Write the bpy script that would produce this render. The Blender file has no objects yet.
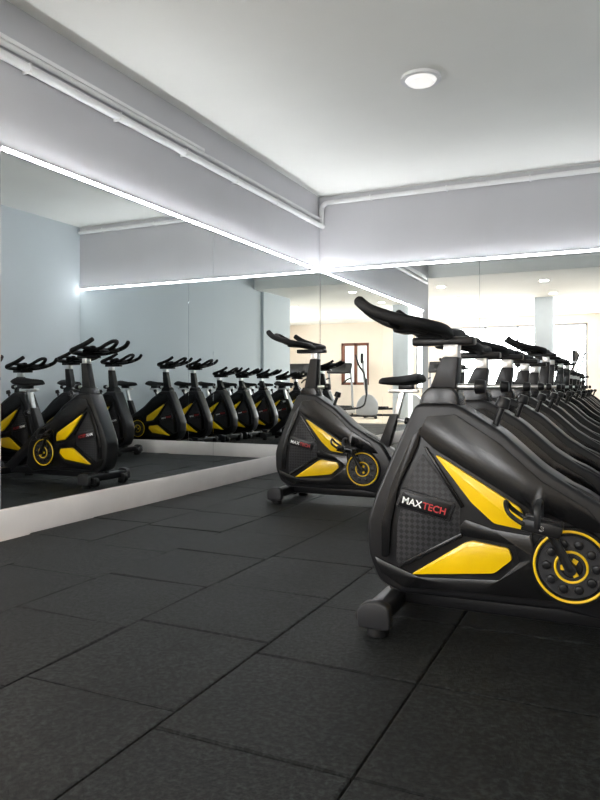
import bpy, bmesh, math, random
from mathutils import Vector, Matrix
random.seed(7)
scene = bpy.context.scene
scene.view_settings.view_transform = 'Standard'
scene.view_settings.exposure = 0.88
COL = scene.collection

# ------------------------------------------------------------ materials
def new_mat(name):
    m = bpy.data.materials.new(name); m.use_nodes = True
    return m, m.node_tree.nodes, m.node_tree.links, m.node_tree.nodes['Principled BSDF']

def paint(name, col, rough=0.6, metal=0.0, noise=0.04, scale=8, bump=0.0, bscale=60, spec=None, coat=0):
    m, N, L, b = new_mat(name)
    tc = N.new('ShaderNodeTexCoord')
    nz = N.new('ShaderNodeTexNoise'); nz.inputs['Scale'].default_value = scale; nz.inputs['Detail'].default_value = 4
    L.new(tc.outputs['Object'], nz.inputs['Vector'])
    r = N.new('ShaderNodeValToRGB')
    r.color_ramp.elements[0].position = 0.3; r.color_ramp.elements[1].position = 0.7
    r.color_ramp.elements[0].color = [c*(1-noise) for c in col] + [1]
    r.color_ramp.elements[1].color = [min(1, c*(1+noise)) for c in col] + [1]
    L.new(nz.outputs['Fac'], r.inputs['Fac']); L.new(r.outputs['Color'], b.inputs['Base Color'])
    b.inputs['Roughness'].default_value = rough; b.inputs['Metallic'].default_value = metal
    if spec is not None: b.inputs['Specular IOR Level'].default_value = spec
    if coat: b.inputs['Coat Weight'].default_value = coat
    if bump:
        n2 = N.new('ShaderNodeTexNoise'); n2.inputs['Scale'].default_value = bscale; n2.inputs['Detail'].default_value = 3
        L.new(tc.outputs['Object'], n2.inputs['Vector'])
        bp = N.new('ShaderNodeBump'); bp.inputs['Strength'].default_value = bump; bp.inputs['Distance'].default_value = 0.01
        L.new(n2.outputs['Fac'], bp.inputs['Height']); L.new(bp.outputs['Normal'], b.inputs['Normal'])
    return m

def emit(name, col, s):
    m, N, L, b = new_mat(name)
    b.inputs['Base Color'].default_value = (0.8, 0.8, 0.8, 1)
    b.inputs['Emission Color'].default_value = (*col, 1); b.inputs['Emission Strength'].default_value = s
    return m

M_ceil = paint('ceiling_paint', (0.90, 0.90, 0.86), 0.9, noise=0.015, scale=2)
M_wall = paint('wall_paint_grey', (0.50, 0.50, 0.52), 0.85, noise=0.02, scale=2)
M_wallb = paint('wall_paint_blue_grey', (0.55, 0.60, 0.63), 0.85, noise=0.02, scale=2)
M_beige = paint('wall_paint_beige', (0.76, 0.66, 0.56), 0.85, noise=0.03, scale=2)
M_col = paint('column_paint', (0.70, 0.77, 0.84), 0.8, noise=0.02)
M_base = paint('baseboard_paint', (0.74, 0.70, 0.68), 0.5, noise=0.05, scale=5)
M_slab = paint('screed_beige', (0.56, 0.48, 0.38), 0.8, noise=0.12, scale=12)
M_pipe = paint('conduit_white', (0.74, 0.74, 0.74), 0.4, noise=0.03)
M_black = paint('frame_black', (0.007, 0.007, 0.008), 0.30, noise=0.1, bump=0.03, bscale=300, spec=.3)
M_shroud = paint('shroud_charcoal', (0.007, 0.007, 0.008), 0.32, noise=0.12, scale=20, bump=0.03, bscale=350, spec=.3)
M_rib = paint('shroud_rib', (0.0045, 0.0045, 0.005), 0.22, noise=0.1, spec=.35)
M_yellow = paint('yellow_panel', (0.84, 0.54, 0.0), 0.3, noise=0.04, coat=0.3)
M_rubber = paint('foam_grip', (0.0045, 0.0045, 0.005), 0.6, noise=0.2, bump=0.15, bscale=250, spec=.25)
M_silver = paint('brushed_steel', (0.72, 0.72, 0.72), 0.28, metal=1.0, noise=0.08, scale=30)
M_dgrey = paint('dark_grey_plastic', (0.016, 0.016, 0.018), 0.45, noise=0.1, spec=.35)
M_white = paint('label_white', (0.85, 0.85, 0.85), 0.5)
M_red = paint('label_red', (0.42, 0.02, 0.02), 0.5)
M_plate = paint('badge_black', (0.007, 0.007, 0.008), 0.3, spec=.3)
M_greyp = paint('machine_grey', (0.32, 0.33, 0.35), 0.4)
M_brown = paint('window_frame_brown', (0.16, 0.05, 0.025), 0.5)
M_led = emit('led_strip_light', (0.95, 0.97, 1.0), 48)
M_down = emit('downlight_lens', (1.0, 0.94, 0.85), 60)
M_win = emit('daylight_pane', (0.98, 0.99, 1.0), 10.0)
M_fill = emit('added_fill_pane', (0.98, 0.99, 1.0), 7.0)  # glow for the two added side panels, extra fill light only
M_lamp = emit('lamp_diffuser', (1.0, 0.97, 0.92), 0.35)

M_mesh, N, L, b = new_mat('diamond_grille')
tc = N.new('ShaderNodeTexCoord'); mp = N.new('ShaderNodeMapping'); mp.inputs['Rotation'].default_value = (0, math.radians(45), 0)
ck = N.new('ShaderNodeTexChecker'); ck.inputs['Scale'].default_value = 75
ck.inputs['Color1'].default_value = (0.028, 0.028, 0.031, 1); ck.inputs['Color2'].default_value = (0.009, 0.009, 0.010, 1)
L.new(tc.outputs['Object'], mp.inputs['Vector']); L.new(mp.outputs['Vector'], ck.inputs['Vector'])
L.new(ck.outputs['Color'], b.inputs['Base Color'])
bp = N.new('ShaderNodeBump'); bp.inputs['Strength'].default_value = 0.5; bp.inputs['Distance'].default_value = 0.003
L.new(ck.outputs['Fac'], bp.inputs['Height']); L.new(bp.outputs['Normal'], b.inputs['Normal'])
b.inputs['Roughness'].default_value = 0.45; b.inputs['Specular IOR Level'].default_value = 0.3

M_mir, N, L, b = new_mat('mirror_silvering')
b.inputs['Base Color'].default_value = (0.87, 0.90, 0.90, 1); b.inputs['Metallic'].default_value = 1; b.inputs['Roughness'].default_value = 0.0

M_tile, N, L, b = new_mat('rubber_crumb')
tc = N.new('ShaderNodeTexCoord')
n1 = N.new('ShaderNodeTexNoise'); n1.inputs['Scale'].default_value = 70; n1.inputs['Detail'].default_value = 7; n1.inputs['Roughness'].default_value = 0.8
n2 = N.new('ShaderNodeTexNoise'); n2.inputs['Scale'].default_value = 3; n2.inputs['Detail'].default_value = 5
L.new(tc.outputs['Object'], n1.inputs['Vector']); L.new(tc.outputs['Object'], n2.inputs['Vector'])
r1 = N.new('ShaderNodeValToRGB')
r1.color_ramp.elements[0].position = 0.46; r1.color_ramp.elements[0].color = (0.002, 0.0025, 0.0025, 1)
r1.color_ramp.elements[1].position = 0.62; r1.color_ramp.elements[1].color = (0.036, 0.040, 0.040, 1)
mx = N.new('ShaderNodeMix'); mx.data_type = 'RGBA'; mx.blend_type = 'MULTIPLY'; mx.inputs['Factor'].default_value = 0.7
L.new(n1.outputs['Fac'], r1.inputs['Fac']); L.new(r1.outputs['Color'], mx.inputs[6])
r2 = N.new('ShaderNodeValToRGB'); r2.color_ramp.elements[0].color = (0.45, 0.45, 0.45, 1); r2.color_ramp.elements[0].position = .35; r2.color_ramp.elements[1].position = .65
L.new(n2.outputs['Fac'], r2.inputs['Fac']); L.new(r2.outputs['Color'], mx.inputs[7]); L.new(mx.outputs[2], b.inputs['Base Color'])
bp = N.new('ShaderNodeBump'); bp.inputs['Strength'].default_value = 1.0; bp.inputs['Distance'].default_value = 0.008
L.new(n1.outputs['Fac'], bp.inputs['Height']); L.new(bp.outputs['Normal'], b.inputs['Normal'])
b.inputs['Roughness'].default_value = 0.55; b.inputs['Specular IOR Level'].default_value = 0.2

# ------------------------------------------------------------ geometry helpers
class Build:
    def __init__(s): s.bm = bmesh.new(); s.mats = []
    def add(s, bm, mat, mtx=None):
        if mat not in s.mats: s.mats.append(mat)
        k = s.mats.index(mat)
        if mtx is not None: bmesh.ops.transform(bm, matrix=mtx, verts=bm.verts)
        bmesh.ops.recalc_face_normals(bm, faces=bm.faces)
        for f in bm.faces: f.material_index = k; f.smooth = True
        me = bpy.data.meshes.new('tmp'); bm.to_mesh(me); bm.free()
        s.bm.from_mesh(me); bpy.data.meshes.remove(me)
    def mesh(s, name, angle=35):
        me = bpy.data.meshes.new(name); s.bm.to_mesh(me); s.bm.free()
        for m in s.mats: me.materials.append(m)
        me.set_sharp_from_angle(angle=math.radians(angle))
        return me
    def obj(s, name, loc=(0, 0, 0), angle=35):
        o = bpy.data.objects.new(name, s.mesh(name, angle)); o.location = loc; COL.objects.link(o); return o

def round_poly(pts, r=0.02, n=4):
    out = []; k = len(pts)
    for i in range(k):
        p = Vector(pts[i]); a = Vector(pts[i-1]); c = Vector(pts[(i+1) % k])
        da = min(r, (a-p).length*0.45); dc = min(r, (c-p).length*0.45)
        A = p+(a-p).normalized()*da; C = p+(c-p).normalized()*dc
        for j in range(n+1):
            t = j/n; out.append((1-t)**2*A + 2*t*(1-t)*p + t*t*C)
    return out

def prism(pts, y0, y1, bevel=0.0, segs=3):
    bm = bmesh.new()
    a = [bm.verts.new((p[0], y0, p[1])) for p in pts]; c = [bm.verts.new((p[0], y1, p[1])) for p in pts]
    n = len(pts)
    bm.faces.new(a); bm.faces.new(c[::-1])
    for i in range(n): bm.faces.new((a[i], c[i], c[(i+1) % n], a[(i+1) % n]))
    bmesh.ops.recalc_face_normals(bm, faces=bm.faces)
    if bevel:
        ed = [e for e in bm.edges if abs(e.verts[0].co.y-e.verts[1].co.y) < 1e-6]
        bmesh.ops.bevel(bm, geom=ed, offset=bevel, segments=segs, affect='EDGES', profile=0.5, clamp_overlap=True)
    return bm

def box(x0, x1, y0, y1, z0, z1, bevel=0.0, segs=2):
    bm = bmesh.new(); bmesh.ops.create_cube(bm, size=1)
    for v in bm.verts:
        v.co = Vector(((x0+x1)/2+v.co.x*(x1-x0), (y0+y1)/2+v.co.y*(y1-y0), (z0+z1)/2+v.co.z*(z1-z0)))
    if bevel: bmesh.ops.bevel(bm, geom=list(bm.edges), offset=bevel, segments=segs, affect='EDGES', profile=0.5, clamp_overlap=True)
    return bm

def frame_from(d):
    d = d.normalized(); up = Vector((0, 0, 1)) if abs(d.z) < 0.9 else Vector((0, 1, 0))
    s = d.cross(up).normalized(); return s, s.cross(d).normalized()

def cyl(p0, p1, r0, r1=None, n=24, bevel=0.0):
    p0 = Vector(p0); p1 = Vector(p1); r1 = r0 if r1 is None else r1
    s, u = frame_from(p1-p0); bm = bmesh.new()
    A = []; B = []
    for i in range(n):
        a = 2*math.pi*i/n; d = s*math.cos(a)+u*math.sin(a)
        A.append(bm.verts.new(p0+d*r0)); B.append(bm.verts.new(p1+d*r1))
    fa = bm.faces.new(A); fb = bm.faces.new(B[::-1])
    for i in range(n): bm.faces.new((A[i], B[i], B[(i+1) % n], A[(i+1) % n]))
    if bevel: bmesh.ops.bevel(bm, geom=list(set(fa.edges) | set(fb.edges)), offset=bevel, segments=2, affect='EDGES', profile=0.5)
    return bm

def tube(pts, rad, n=14, sub=6, flat=1.0):
    P = [Vector(p) for p in pts]
    if not isinstance(rad, (list, tuple)): rad = [rad]*len(P)
    Q = []; R = []
    for i in range(len(P)-1):
        p0 = P[max(i-1, 0)]; p1 = P[i]; p2 = P[i+1]; p3 = P[min(i+2, len(P)-1)]
        for j in range(sub):
            t = j/sub
            Q.append(0.5*((2*p1)+(p2-p0)*t+(2*p0-5*p1+4*p2-p3)*t*t+(3*p1-p0-3*p2+p3)*t**3)); R.append(rad[i]*(1-t)+rad[i+1]*t)
    Q.append(P[-1]); R.append(rad[-1])
    d0 = (Q[0]-Q[1]).normalized(); d1 = (Q[-1]-Q[-2]).normalized()
    Q = [Q[0]+d0*R[0]*0.5, Q[0]+d0*R[0]*0.35]+Q+[Q[-1]+d1*R[-1]*0.35, Q[-1]+d1*R[-1]*0.5]
    R = [R[0]*0.45, R[0]*0.8]+R+[R[-1]*0.8, R[-1]*0.45]
    bm = bmesh.new(); rings = []; u = None
    for i, q in enumerate(Q):
        d = (Q[min(i+1, len(Q)-1)]-Q[max(i-1, 0)]).normalized()
        if u is None: s, u = frame_from(d)
        else:
            u = (u-d*u.dot(d)).normalized()
        s = d.cross(u).normalized()
        rings.append([bm.verts.new(q+s*math.cos(2*math.pi*k/n)*R[i]+u*math.sin(2*math.pi*k/n)*R[i]*flat) for k in range(n)])
    for a, b_ in zip(rings, rings[1:]):
        for k in range(n): bm.faces.new((a[k], b_[k], b_[(k+1) % n], a[(k+1) % n]))
    bm.faces.new(rings[0]); bm.faces.new(rings[-1][::-1])
    return bm

def torus(c, R, r, n=40, m=8):
    bm = bmesh.new(); rg = []
    for i in range(n):
        a = 2*math.pi*i/n; d = Vector((math.cos(a), 0, math.sin(a)))
        rg.append([bm.verts.new(Vector(c)+d*(R+r*math.cos(2*math.pi*k/m))+Vector((0, r*math.sin(2*math.pi*k/m), 0))) for k in range(m)])
    for i in range(n):
        a = rg[i]; b_ = rg[(i+1) % n]
        for k in range(m): bm.faces.new((a[k], b_[k], b_[(k+1) % m], a[(k+1) % m]))
    return bm

def text_bm(body, size, ext=0.001):
    cu = bpy.data.curves.new('t', 'FONT'); cu.body = body; cu.size = size; cu.extrude = ext; cu.resolution_u = 3; cu.offset = size*0.012
    o = bpy.data.objects.new('t', cu); COL.objects.link(o)
    dg = bpy.context.evaluated_depsgraph_get(); me = bpy.data.meshes.new_from_object(o.evaluated_get(dg))
    bm = bmesh.new(); bm.from_mesh(me); w = max(v.co.x for v in bm.verts)
    bpy.data.objects.remove(o); bpy.data.curves.remove(cu); bpy.data.meshes.remove(me)
    return bm, w

# ------------------------------------------------------------ room shell
LX, BY, RX = -2.98, 6.93, 0.43
H = 2.87; LED = 2.06; GH = 2.66
GX0, GX1, GY0 = -7.0, 3.5, -5.0
LY = 2.20; ML = 2.64; RY = 0.75; PY = 1.93; T = 0.2; BB = 0.15

def simple(name, mat, *boxes, bevel=0):
    B = Build()
    for bx in boxes: B.add(box(*bx, bevel=bevel), mat)
    return B.obj(name)

simple('floor', M_slab, (GX0-T, GX1+T, GY0-T, BY+T, -0.2, -0.02))
simple('floor_gym', M_slab, (GX0, GX1, GY0, -0.6, -0.02, 0.0))
simple('ceiling', M_ceil, (LX-T, RX+T, LY, BY+T, H, H+0.15))
simple('ceiling_gym', M_ceil, (GX0-T, GX1+T, GY0-T, LY, GH, H+0.15))
simple('wall_left', M_wall, (LX-T, LX, LY, BY+T, -0.02, H))
simple('wall_back', M_wall, (LX, RX+T, BY, BY+T, -0.02, H))
simple('wall_right', M_wallb, (RX, RX+T, RY, BY, -0.02, H), (RX-0.06, RX, RY, PY, -0.02, GH))
simple('wall_gym_northwest', M_beige, (GX0-T, LX-T, LY, LY+T, -0.02, H))
simple('wall_gym_northeast', M_beige, (RX+T, GX1+T, RY, RY+T, -0.02, GH))
W3 = (-3.8, 0.6, 0.8, 2.45)  # opening for the added west fill panel
simple('wall_gym_west', M_beige, (GX0-T, GX0, GY0, W3[0], -0.02, GH), (GX0-T, GX0, W3[1], LY, -0.02, GH),
       (GX0-T, GX0, W3[0], W3[1], -0.02, W3[2]), (GX0-T, GX0, W3[0], W3[1], W3[3], GH))
W4 = (-3.6, -0.4, 0.8, 2.45)  # opening for the added east fill panel
simple('wall_gym_east', M_beige, (GX1, GX1+T, GY0, W4[0], -0.02, GH), (GX1, GX1+T, W4[1], RY, -0.02, GH),
       (GX1, GX1+T, W4[0], W4[1], -0.02, W4[2]), (GX1, GX1+T, W4[0], W4[1], W4[3], GH))
W1 = (-4.15, -0.75, 0.75, 2.42); W2 = (0.62, 1.48, 0.86, 2.08)
y0, y1 = GY0-T, GY0
simple('wall_front', M_beige,
       (GX0-T, W1[0], y0, y1, -0.02, GH), (W1[0], W1[1], y0, y1, -0.02, W1[2]), (W1[0], W1[1], y0, y1, W1[3], GH),
       (W1[1], W2[0], y0, y1, -0.02, GH), (W2[0], W2[1], y0, y1, -0.02, W2[2]), (W2[0], W2[1], y0, y1, W2[3], GH),
       (W2[1], GX1+T, y0, y1, -0.02, GH))
def window(name, W, fm, nd, t=0.05, pane=None):
    B = Build()
    B.add(box(W[0], W[1], y0+0.04, y0+0.05, W[2], W[3]), pane or M_win)
    for k in range(nd+1):
        x = W[0]+(W[1]-W[0]-t)*k/nd
        B.add(box(x, x+t, y0+0.06, y1-0.03, W[2], W[3], 0.005), fm)
    for z in (W[2], W[3]-t): B.add(box(W[0], W[1], y0+0.06, y1-0.03, z, z+t, 0.005), fm)
    return B.obj(name)
window('window_1', W1, M_greyp, 4)
window('window_2', W2, M_brown, 2, 0.08, emit('daylight_pane_shaded', (0.95, 1.0, 0.93), 0.8))
def added_fill_panel(name, W, xa, xb, nd, t=.05):  # invented window-shaped emitter, out of view, brightens the nook
    s = 1 if xb > xa else -1
    B = Build(); p = sorted((xa+s*.04, xa+s*.05)); q = sorted((xa+s*.06, xb-s*.03))
    B.add(box(p[0], p[1], W[0], W[1], W[2], W[3]), M_fill)
    for k in range(nd+1):
        y = W[0]+(W[1]-W[0]-t)*k/nd
        B.add(box(q[0], q[1], y, y+t, W[2], W[3], .005), M_greyp)
    for z in (W[2], W[3]-t): B.add(box(q[0], q[1], W[0], W[1], z, z+t, .005), M_greyp)
    B.obj(name)
added_fill_panel('added_fill_west', W3, GX0-T, GX0, 4)  # added light source in the west wall, never seen
added_fill_panel('added_fill_east', W4, GX1+T, GX1, 3)  # added light source in the east wall, never seen
simple('column', M_col, (-1.62, -1.26, -1.62, -1.22, 0.001, GH), bevel=0.01)

simple('baseboard_left', M_base, (LX, LX+0.03, LY, BY, -0.02, BB), bevel=0.004)
simple('baseboard_back', M_base, (LX+0.03, RX, BY-0.03, BY, -0.02, BB), bevel=0.004)
simple('baseboard_right', M_base, (RX-0.015, RX, PY, BY-0.03, -0.02, 0.09), bevel=0.003)

# mirrors
e = 0.0008; Z0 = BB+.002; Z1 = LED-.014
B = Build()
for a, c in ((ML, 4.74), (4.74, BY-0.012)):
    B.add(box(LX+0.003, LX+0.010, a+e, c-e, Z0, Z1, 0.001, 1), M_mir)
B.add(box(LX+.001, LX+0.003, ML, BY-0.012, Z0, Z1), M_dgrey)
B.obj('gym_mirror', angle=20)
B = Build()
for a, c in ((LX+0.012, -1.26), (-1.26, RX-0.004)):
    B.add(box(a+e, c-e, BY-0.010, BY-0.003, Z0, Z1, 0.001, 1), M_mir)
B.add(box(LX+0.012, RX-0.004, BY-0.003, BY-.001, Z0, Z1), M_dgrey)
B.obj('gym_mirror', angle=20)

# LED strips, each on an added backing that keeps glow off the wall
B = Build(); B.add(box(LX+.022, LX+0.030, ML, BY-.004, LED-0.006, LED+0.006, 0.002), M_led)
B.add(box(LX+.001, LX+.022, ML, BY-.004, LED-0.013, LED+0.013), M_pipe)
B.obj('led_strip')
B = Build(); B.add(box(LX+0.032, RX-.004, BY-0.030, BY-.022, LED-0.006, LED+0.006, 0.002), M_led)
B.add(box(LX+0.032, RX-.004, BY-0.022, BY-.001, LED-0.013, LED+0.013), M_pipe)
B.obj('led_strip')

# conduits
px = LX+0.038; cz_ = 2.545; CY = LY+.25
B = Build()
B.add(tube([(px, CY, cz_), (px, 5, cz_), (px, BY-0.14, cz_), (px, BY-0.06, cz_+.01), (px, BY-0.038, cz_+.06), (px, BY-0.038, cz_+.16), (px+.01, BY-0.038, 2.755), (px+0.05, BY-0.038, 2.785)], 0.026, sub=8), M_pipe)
B.add(tube([(px-0.010, CY, cz_+.070), (px-0.010, BY-0.3, cz_+.070), (px-0.010, BY-0.08, cz_+.06)], 0.017), M_pipe)
B.add(box(LX+.001, LX+0.022, CY, 4.6, cz_+.100, cz_+.125, 0.003), M_pipe)
for k in range(6):
    y = LY+0.6+k*0.75
    B.add(box(LX+.001, px+0.0265, y-0.006, y+0.006, cz_-.0275, cz_+.0275, 0.003), M_pipe)
B.obj('electrical_conduit')
B = Build()
B.add(tube([(px+0.05, BY-0.038, 2.785), (px+0.2, BY-0.038, 2.79), (-1.5, BY-.038, 2.792), (RX-0.03, BY-0.038, 2.792)], 0.024, sub=8), M_pipe)
for k in range(4):
    x = LX+0.6+k*0.8
    B.add(box(x-0.008, x+0.008, BY-0.064, BY-.001, 2.766, 2.818, 0.004), M_pipe)
B.obj('steel_pipe')

# ceiling lamp
B = Build()
c = Vector((-1.208, 4.52, H))
B.add(cyl(c, c-Vector((0, 0, 0.022)), 0.130, 0.135, 48, 0.006), M_white)
B.add(cyl(c-Vector((0, 0, 0.02)), c-Vector((0, 0, 0.042)), 0.105, 0.085, 48, 0.008), M_lamp)
B.obj('ceiling_lamp')

for x, y in [(x, y) for y in (1.2, -0.6, -3.2) for x in (-4.6, -3.0, -1.2, 0.9, 2.4)]:
    if y > 0.5 and x > -1: continue
    B = Build(); z = GH
    B.add(cyl((x, y, z), (x, y, z-0.012), 0.09, 0.085, 28, 0.003), M_white)
    B.add(cyl((x, y, z-0.010), (x, y, z-0.018), 0.07, 0.07, 28), M_down)
    B.obj('downlight')

# rubber tiles
B = Build(); bm = bmesh.new(); g = 0.0034
def tile(x0, x1, ya, yb, z):
    if x1-x0 < 0.03 or yb-ya < 0.03: return
    ch = 0.005
    lo = [bm.verts.new((x, y, -0.02)) for x, y in ((x0+g, ya+g), (x1-g, ya+g), (x1-g, yb-g), (x0+g, yb-g))]
    mi = [bm.verts.new((v.co.x, v.co.y, z-ch)) for v in lo]
    cx, cy = (x0+x1)/2, (ya+yb)/2
    tp = [bm.verts.new((v.co.x+(ch if v.co.x < cx else -ch), v.co.y+(ch if v.co.y < cy else -ch), z+random.uniform(-.0055, .001))) for v in lo]
    for A, C in ((lo, mi), (mi, tp)):
        for k in range(4): bm.faces.new((A[k], A[(k+1) % 4], C[(k+1) % 4], C[k]))
    bm.faces.new(tp)
for k in range(-13, 8):
    x0 = -0.50+0.5*k; x1 = x0+0.5
    off = {0: 0.0, -1: 0.0, -2: 0.09, -3: 0.02, -4: -0.06, -5: -0.02, 1: -0.12, -6: 0}.get(k, random.uniform(-.06, .06))
    for j in range(-14, 15):
        ya = 1.33+off+0.5*j; yb = ya+0.5
        lim0, lim1 = -0.6, BY-0.032
        X0, X1 = max(x0, GX0), min(x1, GX1)
        if x0 < LX-.1: lim1 = LY
        if x0 < LX+.04 < x1 and yb > LY: X0 = LX+.035
        if x0 > RX-0.2: lim1 = RY
        a, c = max(ya, lim0), min(yb, lim1)
        if X0 < RX-.065 < X1 and c > RY: X1 = RX-0.065
        if k == -5 and 2.0 < ya < 2.6: X0 += 0.03
        tile(X0, X1, a, c, 0.0)
B.bm.free(); B.bm = bm; B.mats = [M_tile]
bmesh.ops.recalc_face_normals(bm, faces=bm.faces)
B.obj('rubber_floor_tiles', angle=10)

# ------------------------------------------------------------ spin bike
def spin_bike_mesh(dz=0.0):
    B = Build(); W = 0.074
    prof = [(.085, .745), (.0, .56), (-.060, .42), (-.086, .34), (-.082, .22), (-.045, .135), (.03, .10), (.55, .108), (.72, .085),
            (.79, .13), (.77, .30), (.70, .42), (.60, .475), (.49, .545), (.367, .655), (.22, .745)]
    B.add(prism(round_poly(prof, .025), -W, W, 0.014, 3), M_shroud)
    B.add(prism(round_poly([(.08, .70), (.235, .70), (.225, .775), (.205, .80), (.125, .80), (.10, .775)], .015), -.055, .055, 0.012), M_rib)
    for s in (-1, 1):
        def lay(pts, w0, w1, mat, bev=0.004, r=.012):
            a, c = sorted((s*w0, s*w1)); B.add(prism(round_poly(pts, r), a, c, bev, 2), mat)
        lay([(.125, .70), (.22, .71), (.36, .62), (.49, .505), (.62, .43), (.68, .36), (.62, .36), (.50, .41), (.46, .335), (.47, .27), (.55, .14), (.30, .135), (.05, .125), (-.03, .165), (-.055, .22), (-.02, .205),
             (.10, .165), (.36, .185), (.425, .25), (.41, .30), (.25, .315), (.235, .345), (.255, .37), (.345, .345), (.455, .335), (.45, .42), (.15, .595), (.10, .64)], W-.004, W+.012, M_rib, .004, .006)
        lay([(.11, .67), (.095, .60), (.03, .46), (.005, .34), (-.005, .22), (-.03, .22), (-.03, .34), (.005, .47), (.075, .63)], W-.004, W+.013, M_rib, .004, .01)
        lay([(.11, .58), (.235, .415), (.235, .32), (.03, .195), (.02, .21), (.025, .34), (.05, .45)], W-.004, W+.003, M_mesh, .002)
        lay([(.115, .60), (.125, .60), (.25, .41), (.24, .405)], W-.002, W+.013, M_rib, .002, .003)
        lay([(.03, .185), (.03, .2), (.24, .325), (.245, .31)], W-.002, W+.013, M_rib, .002, .003)
        lay([(.155, .575), (.175, .568), (.425, .418), (.437, .39), (.435, .352), (.345, .364), (.275, .425)], W-.002, W+.015, M_yellow, .005, .010)
        lay([(.075, .172), (.25, .292), (.275, .302), (.39, .288), (.402, .255), (.345, .205)], W-.002, W+.015, M_yellow, .005, .010)
        base = Matrix.Translation((.12, 0, .408)) @ Matrix.Rotation(math.radians(12), 4, 'Y')
        a, c_ = sorted((s*(W+.004), s*(W+.016)))
        B.add(prism(round_poly([(-.095, -.033), (.088, -.033), (.098, .033), (-.085, .033)], .008), a, c_, .002, 2), M_dgrey, base)
        a, c_ = sorted((s*(W+.006), s*(W+.019)))
        B.add(prism(round_poly([(-.088, -.027), (.082, -.027), (.090, .027), (-.080, .027)], .006), a, c_, .002, 2), M_plate, base)
        t1, w1 = text_bm('MAX', .050); t2, w2 = text_bm('TECH', .050)
        tw = w1+w2+.003; sc = .150/tw
        face = Matrix.Translation((0, s*(W+.0195), 0)) @ (Matrix.Rotation(math.pi, 4, 'Z') if s > 0 else Matrix.Identity(4)) @ Matrix.Rotation(math.pi/2, 4, 'X')
        B.add(t1, M_white, base @ face @ Matrix.Translation((-.076, -.013, 0)) @ Matrix.Scale(sc, 4))
        B.add(t2, M_red, base @ face @ Matrix.Translation((-.076+(w1+.003)*sc, -.013, 0)) @ Matrix.Scale(sc, 4))
        cx, cz = .575, .252
        B.add(cyl((cx, s*(W-.02), cz), (cx, s*(W+.018), cz), .125, .119, 48, .004), M_rib)
        B.add(torus((cx, s*(W+.019), cz), .107, .0042, 56), M_yellow)
        B.add(cyl((cx, s*(W+.01), cz), (cx, s*(W+.022), cz), .097, .094, 40, .003), M_dgrey)
        for k in range(10):
            a = 2*math.pi*k/10
            B.add(cyl((cx+.071*math.cos(a), s*(W+.015), cz+.071*math.sin(a)), (cx+.071*math.cos(a), s*(W+.029), cz+.071*math.sin(a)), .016, .013, 12, .002), M_black)
        B.add(torus((cx, s*(W+.022), cz), .046, .004, 40), M_yellow)
        B.add(cyl((cx, s*(W+.01), cz), (cx, s*(W+.03), cz), .036, .032, 28, .003), M_black)
        for k in range(3):
            a = 2*math.pi*k/3+.5
            B.add(box(-.008, .008, -.002, .002, .012, .03, .001, 1), M_yellow, Matrix.Translation((cx, s*(W+.031), cz)) @ Matrix.Rotation(a, 4, 'Y'))
        B.add(cyl((cx, s*(W+.02), cz), (cx, s*(W+.065), cz), .017, .017, 20, .003), M_dgrey)
        ang = math.radians(118) if s < 0 else math.radians(298)
        ex, ez = cx+.155*math.cos(ang), cz+.155*math.sin(ang)
        B.add(tube([(cx, s*(W+.052), cz), ((cx+ex)/2, s*(W+.055), (cz+ez)/2), (ex, s*(W+.06), ez)], [.017, .013, .014], sub=3, n=10), M_black)
        B.add(cyl((ex, s*(W+.05), ez), (ex, s*(W+.165), ez), .008), M_silver)
        PM = Matrix.Translation((ex, s*(W+.12), ez)) @ Matrix.Rotation(math.radians(10), 4, 'Y')
        B.add(box(-.05, .05, -.045, .045, -.012, .012, .006), M_black, PM)
        for yy in (-.04, .04): B.add(box(-.055, .055, yy-.005, yy+.005, -.018, .018, .003), M_black, PM)
        B.add(tube([(-.05, -.045, 0), (-.095, -.04, .02), (-.115, 0, .045), (-.095, .04, .02), (-.05, .045, 0)], .007, n=8, sub=4), M_black, PM)
        B.add(tube([(-.01, -.047, .0), (-.02, -.045, .055), (-.022, 0, .072), (-.02, .045, .055), (-.01, .047, 0)], .009, n=8, sub=4, flat=.4), M_black, PM)
    B.add(prism(round_poly([(.52, .52), (.62, .475), (.78, .37), (1.08, .115), (1.09, .065), (1.0, .065), (.70, .30)], .02), -.036, .036, .012), M_black)
    B.add(box(-.02, 1.08, -.035, .035, .055, .115, .01), M_black)
    for x, half in ((.0, .25), (1.05, .24)):
        B.add(box(x-.038, x+.038, -half, half, .045, .10, .012, 3), M_black)
        for s in (-1, 1):
            a, c_ = sorted((s*(half-.03), s*(half+.012)))
            B.add(prism(round_poly([(x-.055, .03), (x+.055, .03), (x+.05, .105), (x+.02, .118), (x-.03, .115), (x-.055, .09)], .015), a, c_, .008), M_dgrey)
            B.add(cyl((x, s*(half-.035), .0), (x, s*(half-.035), .05), .036, .028, 20, .004), M_rubber)
            if x < .5:
                B.add(cyl((x-.048, s*(half-.10), .045), (x-.048, s*(half-.055), .045), .036, .036, 24, .005), M_rubber)
                B.add(box(x-.065, x-.01, s*(half-.05)-.006, s*(half-.05)+.006, .035, .085, .003), M_black)
    hz = dz
    B.add(prism(round_poly([(.118, .78), (.21, .78), (.222, .90+hz), (.165, .90+hz)], .008), -.033, .033, .008), M_black)
    B.add(box(.168, .218, -.026, .026, .893+hz, .945+hz, .005), M_silver)
    B.add(cyl((.20, 0, .80), (.285, 0, .80), .012), M_silver)
    B.add(cyl((.27, 0, .80), (.305, 0, .80), .026, .022, 20, .005), M_black)
    B.add(box(.06, .27, -.03, .03, .940+hz, .968+hz, .007), M_black)
    B.add(cyl((.33, 0, .66), (.36, 0, .74), .011), M_black)
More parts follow.
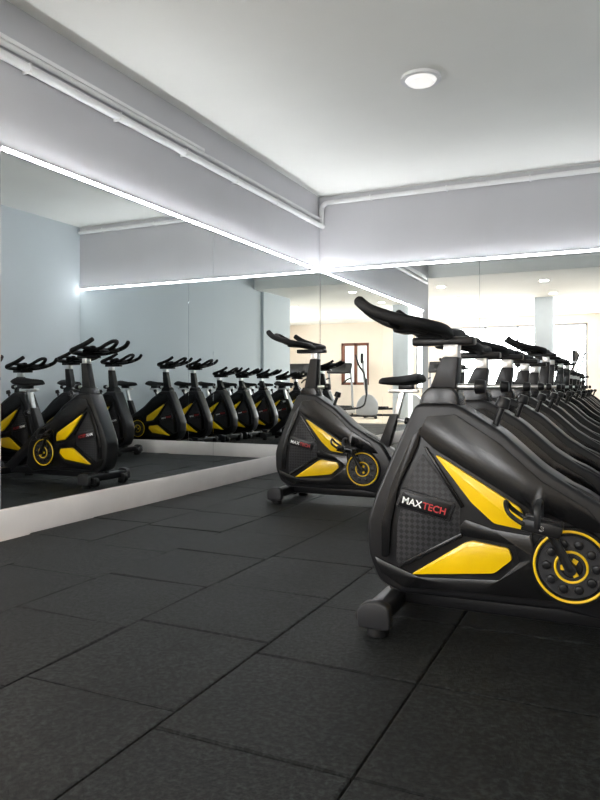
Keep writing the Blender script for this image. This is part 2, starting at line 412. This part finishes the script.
    B.add(cyl((.355, 0, .73), (.367, 0, .765), .024, .02, 20, .006), M_black)
    z = hz
    for s in (-1, 1):
        B.add(tube([(.18, 0, .975+z), (.19, s*.07, .98+z), (.19, s*.15, .985+z), (.15, s*.212, .995+z), (.07, s*.235, 1.015+z), (-.015, s*.235, 1.045+z), (-.065, s*.215, 1.08+z)],
                   [.018, .020, .020, .020, .019, .019, .018], sub=5), M_rubber)
        B.add(tube([(.17, s*.05, .98+z), (.09, s*.06, .995+z), (.0, s*.062, 1.015+z), (-.06, s*.055, 1.045+z), (-.10, s*.03, 1.07+z), (-.11, 0, 1.075+z)], .016, sub=5), M_rubber)
        B.add(tube([(.05, s*.235, 1.02+z), (.03, s*.16, 1.015+z), (.02, s*.06, 1.01+z), (.02, 0, 1.01+z)], .014, sub=4), M_rubber)
        B.add(tube([(.12, s*.09, .99+z), (.07, s*.115, 1.01+z), (.01, s*.12, 1.025+z)], [.028, .032, .023], flat=.5), M_rubber)
    B.add(box(.0, .15, -.065, .065, .985+z, 1.012+z, .012, 3), M_dgrey)
    B.add(prism(round_poly([(.66, .40), (.735, .40), (.80, .62), (.745, .62)], .008), -.03, .03, .008), M_black)
    B.add(prism([(.762, .60), (.797, .60), (.838, .765), (.803, .765)], -.018, .018, .004), M_silver)
    B.add(cyl((.79, 0, .585), (.85, 0, .575), .010), M_silver)
    B.add(cyl((.84, 0, .577), (.875, 0, .571), .025, .021, 20, .005), M_black)
    B.add(box(.73, .93, -.02, .02, .76, .785, .005), M_silver)
    bm = bmesh.new(); rings = []
    secs = [(.66, .012, .835, .012), (.68, .022, .838, .022), (.74, .03, .838, .028), (.80, .045, .838, .032), (.86, .08, .842, .036), (.91, .105, .85, .038), (.945, .10, .855, .034), (.965, .07, .855, .022), (.972, .03, .852, .01)]
    for x, hw, zc, hh in secs:
        rings.append([bm.verts.new((x, hw*math.cos(a), zc+hh*(math.sin(a) if math.sin(a) > 0 else .9*math.sin(a))*(1-.25*math.cos(a)**2) - .01*abs(math.cos(a)))) for a in [2*math.pi*k/20 for k in range(20)]])
    for a, c_ in zip(rings, rings[1:]):
        for k in range(20): bm.faces.new((a[k], c_[k], c_[(k+1) % 20], a[(k+1) % 20]))
    bm.faces.new(rings[0]); bm.faces.new(rings[-1][::-1])
    B.add(bm, M_rubber)
    B.add(box(.80, .90, -.025, .025, .782, .825, .005), M_black)
    return B.mesh('spin_bike')

mesh_a = spin_bike_mesh(0.0); mesh_b = spin_bike_mesh(0.095); mesh_c = spin_bike_mesh(-0.02)
def place(me, x, y, rz=0):
    o = bpy.data.objects.new('spin_bike', me); o.location = (x, y, 0.001); o.rotation_euler = (0, 0, math.radians(rz)); COL.objects.link(o)
place(mesh_a, -.71, 2.34)
ys = [3.02, 3.70, 4.38, 5.05, 5.72, 6.39]
for i, y in enumerate(ys): place([mesh_c, mesh_a, mesh_a, mesh_a, mesh_b, mesh_b][i], -.73+random.uniform(-.01, .01), y, random.uniform(-1, 1))
place(mesh_b, -2.13, 4.43)

# ------------------------------------------------------------ gym machines
def treadmill(x, y):
    B = Build()
    B.add(box(-.38, .38, -.9, .8, .05, .17, .02), M_greyp)
    B.add(box(-.26, .26, -.85, .6, .165, .178, .004), M_rubber)
    B.add(prism(round_poly([(-.36, .10), (.36, .10), (.33, .27), (-.33, .27)], .04), .55, .82, .03), M_dgrey)
    for s in (-1, 1):
        B.add(tube([(s*.34, .68, .15), (s*.34, .62, .8), (s*.33, .52, 1.25)], .03), M_greyp)
        B.add(tube([(s*.33, .55, 1.05), (s*.33, .25, 1.0), (s*.33, .05, .92)], .022), M_rubber)
        for yy in (-.8, .7): B.add(cyl((s*.32, yy, .0), (s*.32, yy, .06), .03), M_rubber)
    B.add(box(-.36, .36, -.05, .05, -.16, .16, .03, 3), M_dgrey, Matrix.Translation((0, .52, 1.33)) @ Matrix.Rotation(math.radians(-30), 4, 'X'))
    B.add(box(-.2, .2, -.06, -.045, -.1, .1, .004), M_plate, Matrix.Translation((0, .52, 1.33)) @ Matrix.Rotation(math.radians(-30), 4, 'X'))
    o = B.obj('treadmill', (x, y, 0.001)); o.rotation_euler = (0, 0, math.pi)
for x in (-5.6, -4.3, 1.3, 2.6): treadmill(x, -3.9)

def elliptical(x, y, rz):
    B = Build()
    B.add(box(-.7, .7, -.05, .05, .04, .1, .015), M_dgrey)
    for xx in (-.7, .7): B.add(tube([(xx, -.28, .04), (xx, .28, .04)], .04), M_dgrey)
    B.add(prism(round_poly([(.2, .08), (.75, .08), (.78, .4), (.6, .62), (.38, .6), (.22, .4)], .1), -.1, .1, .03), M_greyp)
    B.add(tube([(.5, 0, .5), (.42, 0, 1.0), (.38, 0, 1.45)], .035), M_greyp)
    B.add(box(.32, .4, -.16, .16, 1.4, 1.65, .03), M_dgrey)
    for s in (-1, 1):
        B.add(tube([(.48, s*.12, 1.0), (.46, s*.25, .55), (.3, s*.22, .28), (-.5, s*.17, .22)], .022), M_black)
        B.add(tube([(.47, s*.25, .6), (.42, s*.26, 1.1), (.28, s*.27, 1.35), (.2, s*.24, 1.6)], .02), M_rubber)
        B.add(box(-.55, -.15, s*.2-.07, s*.2+.07, .24, .29, .015), M_rubber)
    o = B.obj('elliptical_trainer', (x, y, 0.001)); o.rotation_euler = (0, 0, math.radians(rz))
elliptical(0.35, -2.6, 200); elliptical(-0.6, -3.4, 190)

# ------------------------------------------------------------ world & camera
w = bpy.data.worlds.new('world'); scene.world = w; w.use_nodes = True
w.node_tree.nodes['Background'].inputs[0].default_value = (0.8, 0.88, 1.0, 1)
w.node_tree.nodes['Background'].inputs[1].default_value = 1.0

cam = bpy.data.cameras.new('camera'); co = bpy.data.objects.new('camera', cam); COL.objects.link(co)
co.location = (0, 0, .8); co.rotation_euler = (math.radians(90), 0, math.radians(24.9))
cam.sensor_width = 36; cam.lens = 690/800*36; cam.shift_y = -13/800
cam.clip_start = 0.02
scene.camera = co
